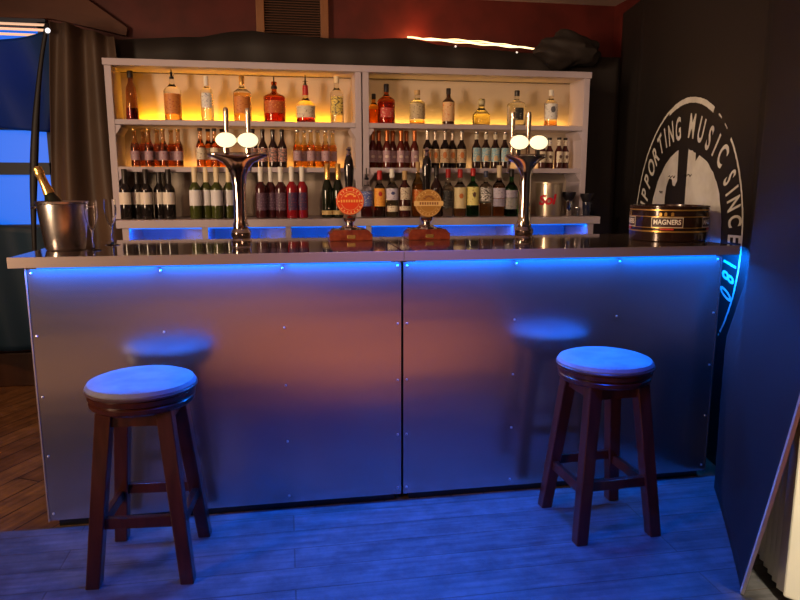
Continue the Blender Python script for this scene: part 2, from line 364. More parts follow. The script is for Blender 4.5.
ang=[(-87,'S',.62),(-78.2,'U',.62),(-69.6,'P',.626),(-61.2,'P',.63),(-52.2,'O',.632),(-43.4,'R',.632),(-34.9,'T',.634),(-27.6,'I',.625),(-19.8,'N',.61),(-9.8,'G',.60),(8.5,'M',.60),(20.7,'U',.60),(31.8,'S',.605),(40.3,'I',.622),(48.8,'C',.64),(61.5,'S',.653),(67.6,'I',.658),(73.4,'N',.665),(80.6,'C',.672),(87.8,'E',.672),(98.4,'1',.655),(104,'8',.66),(111,'0',.675)]
for a,ch,r in ang:
    k_=.62 if a<55 else .46; a=D(a)
    def fn(x,y,a=a,r=r):
        X=x*math.cos(a)+(r+y)*math.sin(a); Y=-x*math.sin(a)+(r+y)*math.cos(a); return bp_(X,Y)
    b2_=bmesh.new(); add_text(b2_,ch,.180,fn,bold=.0042,sx=k_); obj('logo_letter',b2_,M_print,ban,smooth=False)
bm.free()
# inner white disc with a black upright neck, and a hand-like shape cut from it
def disc_part(bm,poly):
    vs_=[bm.verts.new(bp_(x,y)) for x,y in poly]; bm.faces.new(vs_)
RI=.475
bm=bmesh.new()
def arc(a0,a1,n=16): return [(RI*math.sin(D(a0+(a1-a0)*i/n))+random.uniform(-.003,.003),RI*math.cos(D(a0+(a1-a0)*i/n))+random.uniform(-.004,.004)) for i in range(n+1)]
disc_part(bm,arc(-85,-9)+[(-.068,.30),(-.10,.27),(-.13,.275),(-.15,.31),(-.19,.315),(-.225,.27),(-.24,.20),(-.235,.14),(-.26,.10),(-.235,.06),(-.22,-.02)])
disc_part(bm,[(.062,.44),(.066,.475)]+[(x*(1+.12*min(1,max(0,(math.degrees(math.atan2(x,y))-20)/40))),y*(1+.12*min(1,max(0,(math.degrees(math.atan2(x,y))-20)/40)))) for x,y in arc(9,20,4)+[(.165,.40)]+arc(26,118,24)]+[(.30,-.18),(.28,-.02),(.27,.10),(.26,.175),(.24,.17),(.225,.09),(.19,.05),(.15,.035),(.10,.05),(.062,.10)])
obj('logo_disc',bm,M_print,ban,smooth=False)
bm=bmesh.new()
for zz,x0,x1 in ((.33,.025,.13),(.325,-.2,-.1),(.235,-.33,-.28)):
    tube(bm,[bp_(x0+(x1-x0)*i/6,zz+.008*math.sin(i*2.2),.0045) for i in range(7)],.0022,5)
obj('logo_crack',bm,M_ban,ban)
# ------------------------------------------------------------------ radiator behind the banner edge
rd=thing('radiator','cream ribbed radiator standing behind the slanting edge of the black banner','radiator',(1.735,2.06,0),math.atan2(-.97,-.38))
# local x runs towards the camera, local y to the wall side (left of direction)
bm=bmesh.new(); n=10
pr=None
for i in range(n*4+1):
    x=i*.0115/1.0; y=.0+.008*math.cos(i*PI/2*1.0); c=[bm.verts.new((x-.2,y,.03)),bm.verts.new((x-.2,y,.80))]
    if pr: bm.faces.new((pr[0],pr[1],c[1],c[0]))
    pr=c
fp=obj('ribbed_panel',bm,M_rad,rd); s=fp.modifiers.new('s','SOLIDIFY'); s.thickness=.02; s.offset=1
obj('top_grille',B(-.2,.26,-.01,.07,.80,.83),M_rad,rd,smooth=False,bevel=.004)
bm=bmesh.new(); hexa(bm,[(1.605,1.80,.03),(1.93,1.30,.03),(1.98,1.33,.03),(1.655,1.83,.03)],[(1.605,1.80,.86),(1.93,1.30,.86),(1.98,1.33,.86),(1.655,1.83,.86)])
bmesh.ops.transform(bm,matrix=(Matrix.Translation(rd.location)@Matrix.Rotation(rd.rotation_euler.z,4,'Z')).inverted(),verts=bm.verts)
obj('end_panel',bm,M_rad,rd,smooth=False,bevel=.008)
for x in (-.1,.15): obj('foot',B(x,x+.05,.0,.05,0,.04),M_black,rd,smooth=False)
# ------------------------------------------------------------------ bar units
Z1=1.12
def bar_unit(x0,x1,lo,ro,label,side):
    w_=x1-x0
    t=thing('bar_unit',label,'bar counter',(x0,2.753,0),0,'steel fronted bar units')
    obj('counter_top',B(-lo,w_+ro,-.04,.74,1.082,1.12),M_top,t,smooth=False,bevel=.003)
    obj('edge_trim',B(-lo-.001,w_+ro+.001,-.046,-.040,1.080,1.121),M_trim,t,smooth=False,bevel=.001)
    obj('front_panel',B(.003,w_-.003,0,.012,.035,1.082),M_steel,t,smooth=False)
    obj('frame',B(.012,w_-.012,.012,.70,.03,1.08),mat('bar_carcass',(.05,.05,.055),.6),t,smooth=False)
    obj('plinth',B(.03,w_-.03,.02,.68,.0,.036),M_black,t,smooth=False)
    bm=bmesh.new(); box(bm,-.004 if side=='l' else w_-.001,.001 if side=='l' else w_+.004,-.003,.012,.03,1.082)
    obj('corner_strip',bm,M_trim if side=='l' else M_steel,t,smooth=False)
    proto=None
    for i in range(4):
        for j in range(5):
            x=.018+(w_-.036)*i/3; z=.065+(1.055-.065)*j/4
            if proto is None:
                proto=obj('screw',lathe([(.0050,0),(.0044,.003),(.002,.0042)],10,axis='y'),M_screw,t); proto.location=(x,0,z)
            else:
                c=proto.copy(); col.objects.link(c); c.parent=t; c.location=(x,0,z)
    obj('light_strip',B(.05,w_-.05,-.030,-.022,1.075,1.081),M_led,t,smooth=False)
    for k in range(3):
        a=light('strip_light','AREA',(w_*(k+.5)/3,-.022,1.073),8.5,(.0,.15,1),(R(-4),0,0),w_/3-.02,.012,parent=t)
    if side=='r':
        a=light('end_strip_light','AREA',(w_+.034,.10,1.074),6.0,(.0,.16,1),(0,R(-25),0),.02,.24,parent=t)
    return t
bar_unit(-.985,.477,.045,0,'left steel fronted bar unit carrying the ice bucket and champagne flutes','l')
bar_unit(.481,1.955,0,.055,'right steel fronted bar unit carrying the round gold banded tray','r')
# ------------------------------------------------------------------ back bar shelf units and counter
def shelf_unit(x0,w_,label):
    t=thing('shelf_unit',label,'shelves',(x0,4.235,0),0,'white back bar shelf units')
    obj('back_panel',B(.02,w_-.02,.232,.245,1.19,2.06),M_back,t,smooth=False)
    for a,b_,s in ((.002,.040,1),(w_-.040,w_-.002,-1)):
        sd=obj('side_panel',B(a,b_,0,.235,1.187,2.065),M_white,t,smooth=False,bevel=.002)
        for z in (1.733,1.464):
            bm=bmesh.new(); xx=b_ if s>0 else a; d=.03*s
            P=[(xx,z),(xx+d,z),(xx+d,z-.012),(xx,z-.055)]
            f=[bm.verts.new((x,.004,zz)) for x,zz in P]; g=[bm.verts.new((x,.20,zz)) for x,zz in P]
            bm.faces.new(f); bm.faces.new(list(reversed(g)))
            for i in range(4): bm.faces.new((f[i],f[(i+1)%4],g[(i+1)%4],g[i]))
            obj('bracket',bm,M_white,sd,smooth=False)
    obj('top_board',B(-.004,w_+.004,-.012,.245,2.065,2.103),M_white,t,smooth=False,bevel=.002)
    for z in (1.766,1.4945): obj('shelf',B(.041,w_-.041,0,.232,z-.030,z),M_white,t,smooth=False,bevel=.002)
    return t
su1=shelf_unit(-1.0,1.484,'left white shelf unit, glowing orange behind its top bottles')
su2=shelf_unit(.488,1.482,'right white shelf unit, glowing pale yellow behind its top bottles')
def strip(par,x,w_,z,e,c,ledm,y=.195,rot=R(140)):
    obj('light_strip',B(x-w_/2,x+w_/2,y-.004,y+.004,z+.001,z+.005),ledm,par,smooth=False)
    light('strip_lamp','AREA',(x,y-.002,z+.008),e,c,(rot,0,0),w_,.008,parent=par)
strip(su1,.742,1.24,1.766,3.6,(1,.40,.01),M_ledw)
strip(su1,.742,1.36,1.4945,.9,(1,.42,.06),M_ledw)
strip(su2,.741,1.36,1.766,1.5,(1,.52,.08),M_ledw)
strip(su2,.741,1.36,1.4945,.45,(1,.55,.2),M_ledw)
bc=thing('back_counter','long white back counter with blue light under its shelf','counter',(-.96,4.09,0))
W=2.975
obj('counter_top',B(0,W,0,.50,1.140,1.187),M_white,bc,smooth=False,bevel=.003)
obj('panel',B(.03,W-.04,.40,.42,.1,1.14),mat('back_counter_panel',(.55,.52,.55),.5),bc,smooth=False)
for x in (.03,.475,.96,1.447,2.4,W-.075): obj('divider',B(x,x+.035,.015,.40,0,1.14),M_white,bc,smooth=False)
bm=bmesh.new(); hexa(bm,[(W-.03,.0,1.05),(W-.005,.0,1.05),(W+.03,.0,.95),(W+.0,.0,.95)],[(W-.03,.06,1.05),(W-.005,.06,1.05),(W+.03,.06,.95),(W,.06,.95)])
obj('base_shelf',B(.03,W-.04,.02,.42,.12,.15),M_white,bc,smooth=False)
bm.free()
for k in range(4):
    light('blue_strip_lamp','AREA',(.03+W*(k+.5)/4,.05,1.132),2.6,(0,.12,1),(R(25),0,0),W/4-.04,.015,parent=bc)
obj('light_strip',B(.06,W-.08,.03,.04,1.134,1.139),M_led,bc,smooth=False)
# ------------------------------------------------------------------ bottles
def label_mat(name,base,ink,bands=(),dens=1.0):
    m=mat('label_'+name,base,.55); N,L,b=nodes(m)
    tc=N.new('ShaderNodeTexCoord'); mp=N.new('ShaderNodeMapping'); mp.inputs['Scale'].default_value=(90,90,170)
    n=N.new('ShaderNodeTexNoise'); n.inputs['Scale'].default_value=1; n.inputs['Detail'].default_value=2
    cr=N.new('ShaderNodeValToRGB'); cr.color_ramp.interpolation='CONSTANT'; cr.color_ramp.elements[0].color=(*ink,1); cr.color_ramp.elements[1].color=(*base,1); cr.color_ramp.elements[0].position=0; cr.color_ramp.elements[1].position=.36*dens+.02
    L.new(tc.outputs['Object'],mp.inputs[0]); L.new(mp.outputs[0],n.inputs[0]); L.new(n.outputs[0],cr.inputs[0]); L.new(cr.outputs[0],b.inputs['Base Color'])
    return m
def gl(name,c,rough=.02): return mat('glass_'+name,c,rough,trans=1)
def dk(name,c): return mat('bottle_'+name,c,.08,coat=.5)
def prof(h,r,sh,nk,nr,lip=True,r2=None,taper=0):
    r2=r2 or r
    P=[(r*.86,0),(r*.97,.003),(r,.010)]
    P+=[(r2,h*sh)]
    for k in range(1,7):
        t=k/6; P.append((nr+(r2-nr)*(.5+.5*math.cos(PI*t)),h*(sh+(nk-sh)*t)))
    P+=[(nr*.96,h*.93)]
    if lip: P+=[(nr*1.08,h*.935),(nr*1.08,h*.985),(nr*.9,h*.995)]
    return P
def arc_label(r,z0,z1,half=75,n=14):
    bm=bmesh.new(); pr=None
    for i in range(n+1):
        a=-PI/2+D(-half+2*half*i/n); c=[]
        for rr in (r+.0004,r+.0011):
            for z in (z0,z1): c.append(bm.verts.new((rr*math.cos(a),rr*math.sin(a),z)))
        if pr:
            for q in ((0,1),(1,3),(3,2),(2,0)): bm.faces.new((pr[q[0]],pr[q[1]],c[q[1]],c[q[0]]))
        pr=c
    return bm
def bottle(loc,label,h,r,sh,nk,nr,glass,cap,capm,group=None,lab=None,lab2=None,liq=None,r2=None,seg=22,name='bottle',cat='bottle',pourer=False,sq=None):
    t=thing(name,label,cat,loc,0,group)
    cz=cap if cap else .93
    pf=prof(h,r,sh,nk,nr,r2=r2)
    if sq: pf=sq
    sy=1
    obj('glass',lathe(pf,seg),glass,t)
    if liq:
        m,lvl=liq; hl=h*lvl; q=[(a-.0035,max(z,.006)) for a,z in pf if z<hl and a>.006]; 
        q.append((interp([(z,a) for a,z in pf],hl)-.0035,hl))
        obj('liquid',lathe(q,seg),m,t)
    if capm and not pourer:
        obj('cap',lathe([(nr*1.06,h*cz),(nr*1.12,h*cz+.001),(nr*1.17,h*.985),(nr*1.0,h)],seg),capm,t)
    if pourer:
        if capm: obj('neck_sleeve',lathe([(nr*1.1,h*cz),(nr*1.2,h*cz+.002),(nr*1.15,h*.88),(nr*.9,h*.89)],seg),capm,t)
        obj('pourer',lathe([(nr*.9,h*.86),(nr*.9,h*.90),(.0045,h*.915),(.0035,h*1.12),(.0025,h*1.13)],12),M_black,t)
    for L_ in (lab,lab2):
        if L_:
            m,z0,z1=L_[:3]; hf=L_[3] if len(L_)>3 else 78
            obj('label',arc_label(r if z0<sh else nr*1.0,h*z0,h*z1,hf),m,t)
    return t
Zt,Zm,Zb=1.766,1.4945,1.187; YT=4.335
G='spirit bottles along the top shelves'
clear=gl('clear',(.96,.97,.95)); amber=gl('amber',(.9,.36,.06)); redam=gl('red_amber',(.62,.12,.015)); honey=gl('honey',(.95,.55,.15)); water=gl('water',(.97,.97,.97)); deepred=gl('deep_red',(.22,.012,.008)); green=gl('green',(.05,.45,.10)); olive=gl('olive',(.25,.35,.10)); smoke=gl('smoky_rose',(.42,.20,.15)); whisky=gl('whisky',(.88,.42,.12)); purple=gl('purple_red',(.30,.03,.08))
black_cap=mat('cap_black',(.02,.015,.015),.35); gold=mat('gold_foil',(.85,.52,.16),.25,.8); redcap=mat('cap_red',(.45,.02,.02),.35); whitecap=mat('cap_white',(.75,.73,.68),.4); creamcap=mat('cap_cream',(.75,.62,.40),.4); corkcap=mat('cap_tan',(.55,.36,.16),.5); bluecap=mat('cap_dark_blue',(.05,.06,.12),.4); silver=mat('cap_silver',(.75,.72,.70),.25,.9)
L_or=label_mat('orange',(.60,.22,.05),(.35,.06,.02)); L_cream=label_mat('cream',(.70,.62,.47),(.18,.10,.06)); L_white=label_mat('white',(.74,.73,.70),(.2,.2,.25)); L_yel=label_mat('yellow',(.80,.62,.14),(.08,.06,.04),dens=1.25); L_kraft=label_mat('kraft',(.55,.44,.26),(.2,.14,.08)); L_blk=label_mat('black',(.03,.03,.03),(.5,.48,.4),dens=.9); L_redl=label_mat('red',(.5,.05,.04),(.75,.6,.4)); L_blue=label_mat('blue',(.08,.12,.38),(.6,.6,.6)); L_lil=label_mat('lilac',(.62,.58,.72),(.3,.28,.42)); L_grn=label_mat('green',(.18,.30,.16),(.7,.65,.5)); L_pink=label_mat('pink',(.40,.26,.30),(.25,.08,.12)); L_sky=label_mat('sky',(.25,.48,.60),(.7,.65,.5),dens=1.2); L_tan=label_mat('tan',(.68,.50,.30),(.3,.12,.05)); L_gold=label_mat('goldish',(.7,.52,.22),(.25,.15,.05))
bottle((-.879,YT,Zt),'tall smoky rose bottle with dark cap, leftmost on the top shelf',.285,.037,.62,.80,.015,smoke,.86,black_cap,G,r2=.030,liq=(deepred,.25))
bottle((-.644,YT,Zt),'round spirit bottle with thin pourer and orange label, second on top shelf',.285,.050,.60,.78,.014,clear,.84,None,G,pourer=True,lab=(L_or,.14,.55,62),liq=(honey,.55))
bottle((-.445,YT,Zt),'clear vodka bottle with tall white cap on the top shelf',.268,.037,.66,.78,.013,clear,.78,whitecap,G,lab=(L_white,.30,.62,50),liq=(water,.6))
bottle((-.237,YT,Zt),'whisky bottle with gold capsule and orange label behind the left beer tap',.276,.053,.62,.78,.014,clear,.80,gold,G,lab=(L_or,.18,.54,60),liq=(honey,.62))
bottle((-.044,YT,Zt),'wide red amber spirit bottle with black pourer on the left top shelf',.245,.066,.62,.76,.016,redam,.82,black_cap,G,pourer=True,lab=(label_mat('rust',(.50,.10,.02),(.8,.35,.08)),.22,.52,60),liq=(redam,.6))
bottle((.146,YT,Zt),'squat spirit bottle with red wax neck, cream label and pourer',.255,.058,.40,.62,.015,clear,.66,redcap,G,pourer=True,lab=(L_cream,.12,.40,75),liq=(deepred,.13))
bottle((.339,YT,Zt),'clear bottle with cream cap and yellow label, rightmost in left top shelf',.286,.041,.62,.78,.014,clear,.86,creamcap,G,lab=(L_yel,.18,.56,60),liq=(water,.58))
bottle((.575,YT+.03,Zt),'small amber bottle half hidden at the left end of right top shelf',.190,.033,.55,.75,.012,amber,.82,black_cap,G,liq=(amber,.5))
bottle((.650,YT-.01,Zt),'red amber bottle with dark neck on the right unit top shelf',.245,.055,.58,.76,.014,redam,.80,black_cap,G,lab=(L_redl,.16,.40,50),liq=(redam,.55))
bottle((.850,YT,Zt),'stubby clear bottle with kraft paper label on right top shelf',.214,.049,.62,.76,.016,clear,.86,corkcap,G,lab=(L_kraft,.16,.60,80),liq=(honey,.12))
bottle((1.054,YT,Zt),'dark slim bottle with cream and orange label on right top shelf',.230,.040,.62,.78,.013,dk('brown_black',(.05,.018,.01)),.84,black_cap,G,lab=(label_mat('cream_orange',(.78,.50,.25),(.6,.12,.03)),.10,.62,80))
t=bottle((1.274,YT,Zt),'squat tequila bottle with round ball stopper on right top shelf',.170,.058,.36,.72,.018,gl('straw',(.80,.76,.50)),.80,None,G,liq=(gl('straw_liquid',(.82,.75,.42)),.4))
obj('stopper',lathe([(.012,.125),(.017,.128),(.021,.140),(.023,.150),(.021,.160),(.013,.168),(.004,.170)],20),mat('stopper_tan',(.55,.48,.28),.4),t)
bottle((1.512,YT,Zt),'broad clear bottle with black label behind the right beer tap',.227,.062,.60,.76,.015,clear,.84,black_cap,G,lab=(L_blk,.16,.50,26),liq=(water,.55))
bottle((1.747,YT,Zt),'clear bourbon bottle with white label and cap, rightmost on top shelf',.236,.043,.62,.78,.014,clear,.84,whitecap,G,lab=(L_white,.20,.62,75),liq=(whisky,.16))
def emblem(t,r_,h,z,w_,hh,m,dx=0):
    bm=bmesh.new(); n=12; pr=None
    for i in range(n+1):
        x=-w_+2*w_*i/n; q=hh*math.sqrt(max(0.004,1-(x/w_)**2)); th=-PI/2+(dx+x)/r_; R_=r_+.0016
        c=[bm.verts.new((R_*math.cos(th),R_*math.sin(th),z*h+k*q)) for k in (-1,1)]
        if pr: bm.faces.new((pr[0],c[0],c[1],pr[1]))
        pr=c
    obj('label_emblem',bm,m,t)
ORD=['first','second','third','fourth','fifth','sixth','seventh','eighth']
def rowof(xs,y,z,mk,fmt,group,stag=.05):
    proto=None; out=[]; n=len(xs)
    for i,x in enumerate(xs):
        yy=y+(stag if i%2 else 0)
        pos='leftmost' if i==0 else ('rightmost' if i==n-1 else ORD[i]+' from left')
        lb=fmt.replace('@',pos)
        if proto is None: proto=mk((x,yy,z),lb); out.append(proto)
        else: out.append(dup(proto,(x,yy,z),lb))
        out[-1].rotation_euler=(0,0,random.uniform(-.25,.25))
    return out
def beer(glass,liq,capm,lab,neck=None,h=.224,r=.026,group=None,sh=.52,nk=.74,emb=None):
    def mk(loc,lb):
        t=bottle(loc,lb,h,r,sh,nk,.0125,glass,.93,capm,group,lab=lab,lab2=neck,liq=liq)
        if emb: emblem(t,r,h,*emb)
        return t
    return mk
YM=4.315
rowof([-.873,-.833,-.793,-.752,-.711,-.670,-.623],YM,Zm,beer(gl('amber_clear',(.80,.50,.26)),(gl('dark_amber_liquid',(.34,.09,.02)),.62),gold,(L_pink,.18,.42,80),group='amber mixer bottles on left middle shelf'),'@ of seven amber mixer bottles at the left of the middle shelf','amber mixer bottles on left middle shelf')
rowof([-.494,-.452,-.410,-.368],YM,Zm,beer(gl('orange_clear',(.9,.5,.2)),(gl('orange_liquid',(.65,.25,.05)),.72),black_cap,(L_cream,.20,.50,80),h=.232,group='orange bottles behind left tap'),'@ of four orange bottles with cream labels behind the left beer tap','orange bottles behind left tap')
rowof([-.182,-.122,-.061,-.005],YM,Zm,beer(dk('ale_brown',(.022,.010,.008)),None,black_cap,(label_mat('ale',(.12,.10,.10),(.55,.25,.2),dens=1.3),.15,.50,70),h=.231,r=.0285,group='dark ale bottles on left middle shelf'),'@ of four dark brown ale bottles right of the left beer tap','dark ale bottles on left middle shelf',stag=.0)
rowof([.088,.131,.172,.217,.263,.311],YM,Zm,beer(gl('yellow_clear',(.97,.78,.40)),(gl('gold_liquid',(.65,.30,.06)),.60),silver,(L_pink,.18,.44,80),h=.232,group='golden mixer bottles on left middle shelf'),'@ of six golden mixer bottles at the right of left middle shelf','golden mixer bottles on left middle shelf')
rowof([.561,.606,.652,.697,.742,.785,.830],YM,Zm,beer(dk('cider_red',(.09,.012,.008)),None,mat('copper_foil',(.55,.17,.05),.3,.7),(L_pink,.15,.46,70),h=.236,r=.027,neck=(mat('neck_foil_copper',(.5,.16,.05),.35,.6),.72,.95,178),emb=(.30,.012,.009,mat('emblem_pale',(.7,.55,.5),.5)),group='dark red cider bottles on right middle shelf'),'@ of seven dark red bottles with pink labels on right middle shelf','dark red cider bottles on right middle shelf')
rowof([.914,.972,1.030,1.086,1.140],YM,Zm,beer(dk('stout_black',(.015,.008,.007)),None,silver,(L_tan,.14,.50,75),h=.242,r=.031,neck=(mat('neck_foil_silver',(.6,.5,.40),.35,.6),.74,.96,178),emb=(.34,.013,.020,mat('emblem_orange',(.62,.20,.05),.5)),group='black bottles with silver necks on right middle shelf'),'@ of five black silver necked bottles with tan labels, middle shelf','black bottles with silver necks on right middle shelf',stag=.035)
rowof([1.239,1.303,1.367,1.431],YM,Zm,beer(dk('cola_dark',(.03,.012,.010)),None,silver,(L_sky,.18,.55,70),h=.236,r=.030,neck=(L_cream,.78,.92,100),emb=(.27,.016,.018,mat('emblem_tan',(.70,.50,.28),.5)),group='blue labelled bottles on right middle shelf'),'@ of four dark bottles with blue labels left of right beer tap','blue labelled bottles on right middle shelf',stag=0)
rowof([1.690,1.752,1.806,1.862],YM,Zm,beer(dk('brown_red',(.06,.014,.012)),None,black_cap,(L_cream,.20,.55,60),h=.203,r=.027,neck=(L_cream,.74,.92,100),emb=(.38,.010,.012,mat('emblem_dark',(.10,.05,.04),.5)),group='small bottles at right end of middle shelf'),'@ of four small dark bottles at the right end of the middle shelf','small bottles at right end of middle shelf',stag=.03)
def wine(glass,cap,lab,h,group,r=.035,cz=.70):
    def mk(loc,lb): return bottle(loc,lb,h,r,.58,.74,.0138,glass,cz,cap,group,lab=lab,seg=24)
    return mk
YB=4.205
rowof([-.921,-.862,-.803,-.737,-.675],YB,Zb,wine(dk('wine_black',(.012,.010,.010)),black_cap,(label_mat('wine_cream',(.72,.66,.58),(.4,.35,.3),dens=.5),.30,.54,75),.293,'dark red wine bottles'),'@ of five dark wine bottles with cream labels, lowest shelf at left','dark red wine bottles')
rowof([-.525,-.464,-.399,-.332],YB,Zb,wine(dk('wine_green',(.05,.06,.012)),creamcap,(label_mat('wine_white',(.70,.68,.72),(.4,.4,.48),dens=.6),.26,.56,75),.305,'white wine bottles'),'@ of four green wine bottles with cream capsules, left of left tap','white wine bottles',stag=.04)
rr_=rowof([-.139,-.083,-.020],YB,Zb,wine(dk('rose_dark',(.05,.010,.012)),whitecap,(label_mat('rose_dark',(.10,.05,.09),(.3,.2,.28)),.16,.50,60),.309,'dark rose wine bottles'),'@ of three dark rose bottles with white capsules beside the left tap','dark rose wine bottles',stag=.04)
rowof([.046,.109],YB,Zb,wine(dk('rose_red',(.28,.012,.02)),whitecap,(label_mat('rose_navy',(.06,.03,.10),(.3,.05,.08)),.16,.50,50),.312,'red rose wine bottles'),'@ of two bright red bottles with white capsules on the lowest shelf','red rose wine bottles',stag=.02)
def cava(loc,lb):
    return bottle(loc,lb,.330,.036,.48,.76,.0150,dk('cava_green',(.010,.014,.006)),.62,gold,'sparkling wine bottles with gold necks',lab=(L_gold,.06,.14,100),seg=24)
for i,x in enumerate((.262,.328)): cava((x,YB,Zb),('left','right')[i]+' of two gold necked sparkling wine bottles behind the orange pump clip')
G2='spirit bottles on the lowest right shelf'; YS=4.215
bottle((.507,YS,Zb),'clear bottle with blue label and black pourer, leftmost of lower right spirits',.270,.038,.60,.76,.014,clear,.84,None,G2,pourer=True,lab=(L_blue,.26,.60,70),liq=(deepred,.26))
bottle((.589,YS,Zb),'orange labelled clear bottle with red neck on lower right shelf',.290,.035,.60,.76,.014,clear,.80,redcap,G2,lab=(label_mat('bright_orange',(.85,.38,.05),(.6,.08,.03)),.24,.62,75),liq=(deepred,.24))
bottle((.668,YS,Zb),'clear rum bottle with pale lilac label and white cap, lower right shelf',.300,.038,.60,.76,.014,clear,.82,whitecap,G2,lab=(L_lil,.36,.60,75),lab2=(L_cream,.12,.24,60),liq=(gl('pale_straw',(.8,.75,.45)),.5))
bottle((.749,YS,Zb),'dark brown liqueur bottle with oval cream label on lower right shelf',.290,.037,.62,.78,.014,dk('liqueur_brown',(.05,.012,.01)),.80,corkcap,G2,lab=(L_cream,.38,.64,55),lab2=(L_cream,.15,.24,70))
bottle((.838,YS+.03,Zb),'tall amber bottle with orange label beside the gold pump clip',.345,.038,.55,.78,.013,gl('yellow_amber',(.9,.55,.15)),.84,corkcap,G2,lab=(label_mat('orange_red',(.8,.2,.03),(.8,.6,.2)),.26,.50,70),liq=(honey,.6))
bottle((.952,YS,Zb),'dark bottle half hidden behind the black pump handle on the right',.322,.040,.55,.76,.014,dk('rum_dark',(.03,.012,.008)),.80,black_cap,G2)
bottle((1.028,YS,Zb),'clear bottle with black and white label right of gold pump clip',.300,.035,.58,.76,.014,clear,.82,redcap,G2,lab=(L_blk,.18,.56,75),liq=(water,.6))
bottle((1.107,YS,Zb),'yellow cream labelled bottle with red cap on the lower right shelf',.300,.040,.60,.76,.014,clear,.82,redcap,G2,lab=(label_mat('pale_yellow',(.80,.68,.38),(.45,.25,.08),dens=.8),.18,.62,80),liq=(whisky,.55))
bottle((1.192,YS,Zb),'green whiskey bottle with yellow label and red cap',.305,.040,.60,.76,.014,green,.84,redcap,G2,lab=(label_mat('lemon',(.80,.72,.25),(.15,.12,.05),dens=.9),.24,.62,80),liq=(gl('green_dark',(.03,.25,.06)),.55))
bottle((1.278,YS,Zb),'square shouldered clear bottle with black and white label and amber spirit',.290,.038,.66,.76,.012,clear,.86,bluecap,G2,lab=(label_mat('white_black',(.72,.70,.68),(.03,.03,.03),dens=1.25),.34,.64,75),liq=(whisky,.30))
bottle((1.366,YS,Zb),'pink amber bottle with two lilac labels and cream neck on lower shelf',.325,.040,.58,.74,.014,gl('peach',(.92,.6,.45)),.76,creamcap,G2,lab=(L_lil,.36,.56,80),lab2=(label_mat('grey_lilac',(.42,.38,.50),(.25,.22,.32)),.20,.35,80),liq=(whisky,.6))
bottle((1.450,YS,Zb),'dark green bottle with silver and lilac labels left of the right tap',.300,.042,.58,.76,.014,gl('deep_green',(.03,.30,.08)),.84,black_cap,G2,lab=(L_lil,.40,.56,80),lab2=(label_mat('cool_grey',(.55,.55,.55),(.2,.2,.25)),.16,.39,80),liq=(gl('green_dark2',(.02,.18,.05)),.55))
bottle((1.536,YS+.01,Zb),'narrow bright green bottle half hidden behind the right tap column',.255,.034,.58,.78,.013,green,.86,black_cap,G2,lab=(L_grn,.40,.60,70),lab2=(L_white,.14,.36,60),liq=(gl('green_dark',(.03,.25,.06)),.55))
for o in list(col.objects):
    lb=o.get('label','')
    if lb.startswith('green whiskey bottle'): emblem(o,.040,.305,.46,.010,.016,mat('emblem_dark',(.10,.05,.04),.5))
    if lb.startswith('yellow cream labelled'): emblem(o,.040,.300,.44,.014,.016,mat('emblem_orange',(.62,.20,.05),.5))
    if lb.startswith('clear bourbon bottle'): emblem(o,.043,.236,.46,.016,.020,mat('emblem_grey',(.12,.12,.14),.5))
    if lb.startswith('orange labelled clear'): emblem(o,.035,.290,.50,.012,.014,mat('emblem_red',(.5,.03,.02),.5))
    if lb.startswith('clear rum bottle'): emblem(o,.038,.300,.50,.012,.010,mat('emblem_navy',(.05,.06,.2),.5))
# ------------------------------------------------------------------ ice bucket with lettering, shakers
bk=thing('ice_bucket','steel ice bucket with red lettering on the lowest right shelf','bucket',(1.703,4.205,Zb))
obj('body',lathe([(.075,0),(.080,.003),(.088,.17),(.088,.205),(.091,.208),(.091,.216),(.086,.216),(.084,.20),(.078,.02),(.02,.012)],36),mat('bucket_warm_steel',(.62,.52,.40),.3,.9),bk)
bm=bmesh.new()
add_text(bm,'Sol',.088,lambda x,y:(.0865*math.sin((x+.18*y)/.0865),-.0868*math.cos((x+.18*y)/.0865),.108+y+.06*x),bold=.003,center=True)
for v in bm.verts: 
    k=.0850+(v.co.z/.2)*.006; s_=k/math.hypot(v.co.x,v.co.y); v.co.x*=s_; v.co.y*=s_; 
tx=obj('lettering',bm,mat('red_print',(.60,.01,.03),.45),bk,smooth=False); tx.rotation_euler=(0,0,R(-27))
sd=tx.modifiers.new('s','SOLIDIFY'); sd.thickness=.001; sd.offset=0
jl=mat('jigger_black',(.012,.010,.014),.35)
t=thing('cocktail_shaker','steel shaker topped by a black cup beside the lettered bucket','shaker',(1.838,4.20,Zb))
obj('body',lathe([(.022,0),(.024,.004),(.027,.098),(.024,.102)],24),M_chrome,t)
obj('cup',lathe([(.020,.098),(.034,.112),(.045,.138),(.046,.155),(.042,.155),(.028,.118)],24),jl,t)
t=thing('glass_measure','small glass measure with dark rim between the two shakers','measure',(1.902,4.20,Zb))
obj('glass',lathe([(.013,0),(.014,.003),(.017,.055),(.0155,.055),(.0125,.006)],20),M_glass,t)
obj('rim',lathe([(.0165,.050),(.018,.052),(.018,.057),(.0150,.057)],20),M_chrome,t)
t=thing('black_topped_tumbler','black funnel topped tumbler at the right end of lowest shelf','shaker',(1.975,4.215,Zb))
obj('body',lathe([(.024,0),(.026,.004),(.031,.075),(.030,.09)],24),dk('tumbler_blue_black',(.015,.018,.04)),t)
obj('cup',lathe([(.028,.085),(.034,.100),(.045,.128),(.046,.145),(.042,.145),(.030,.105)],24),jl,t)
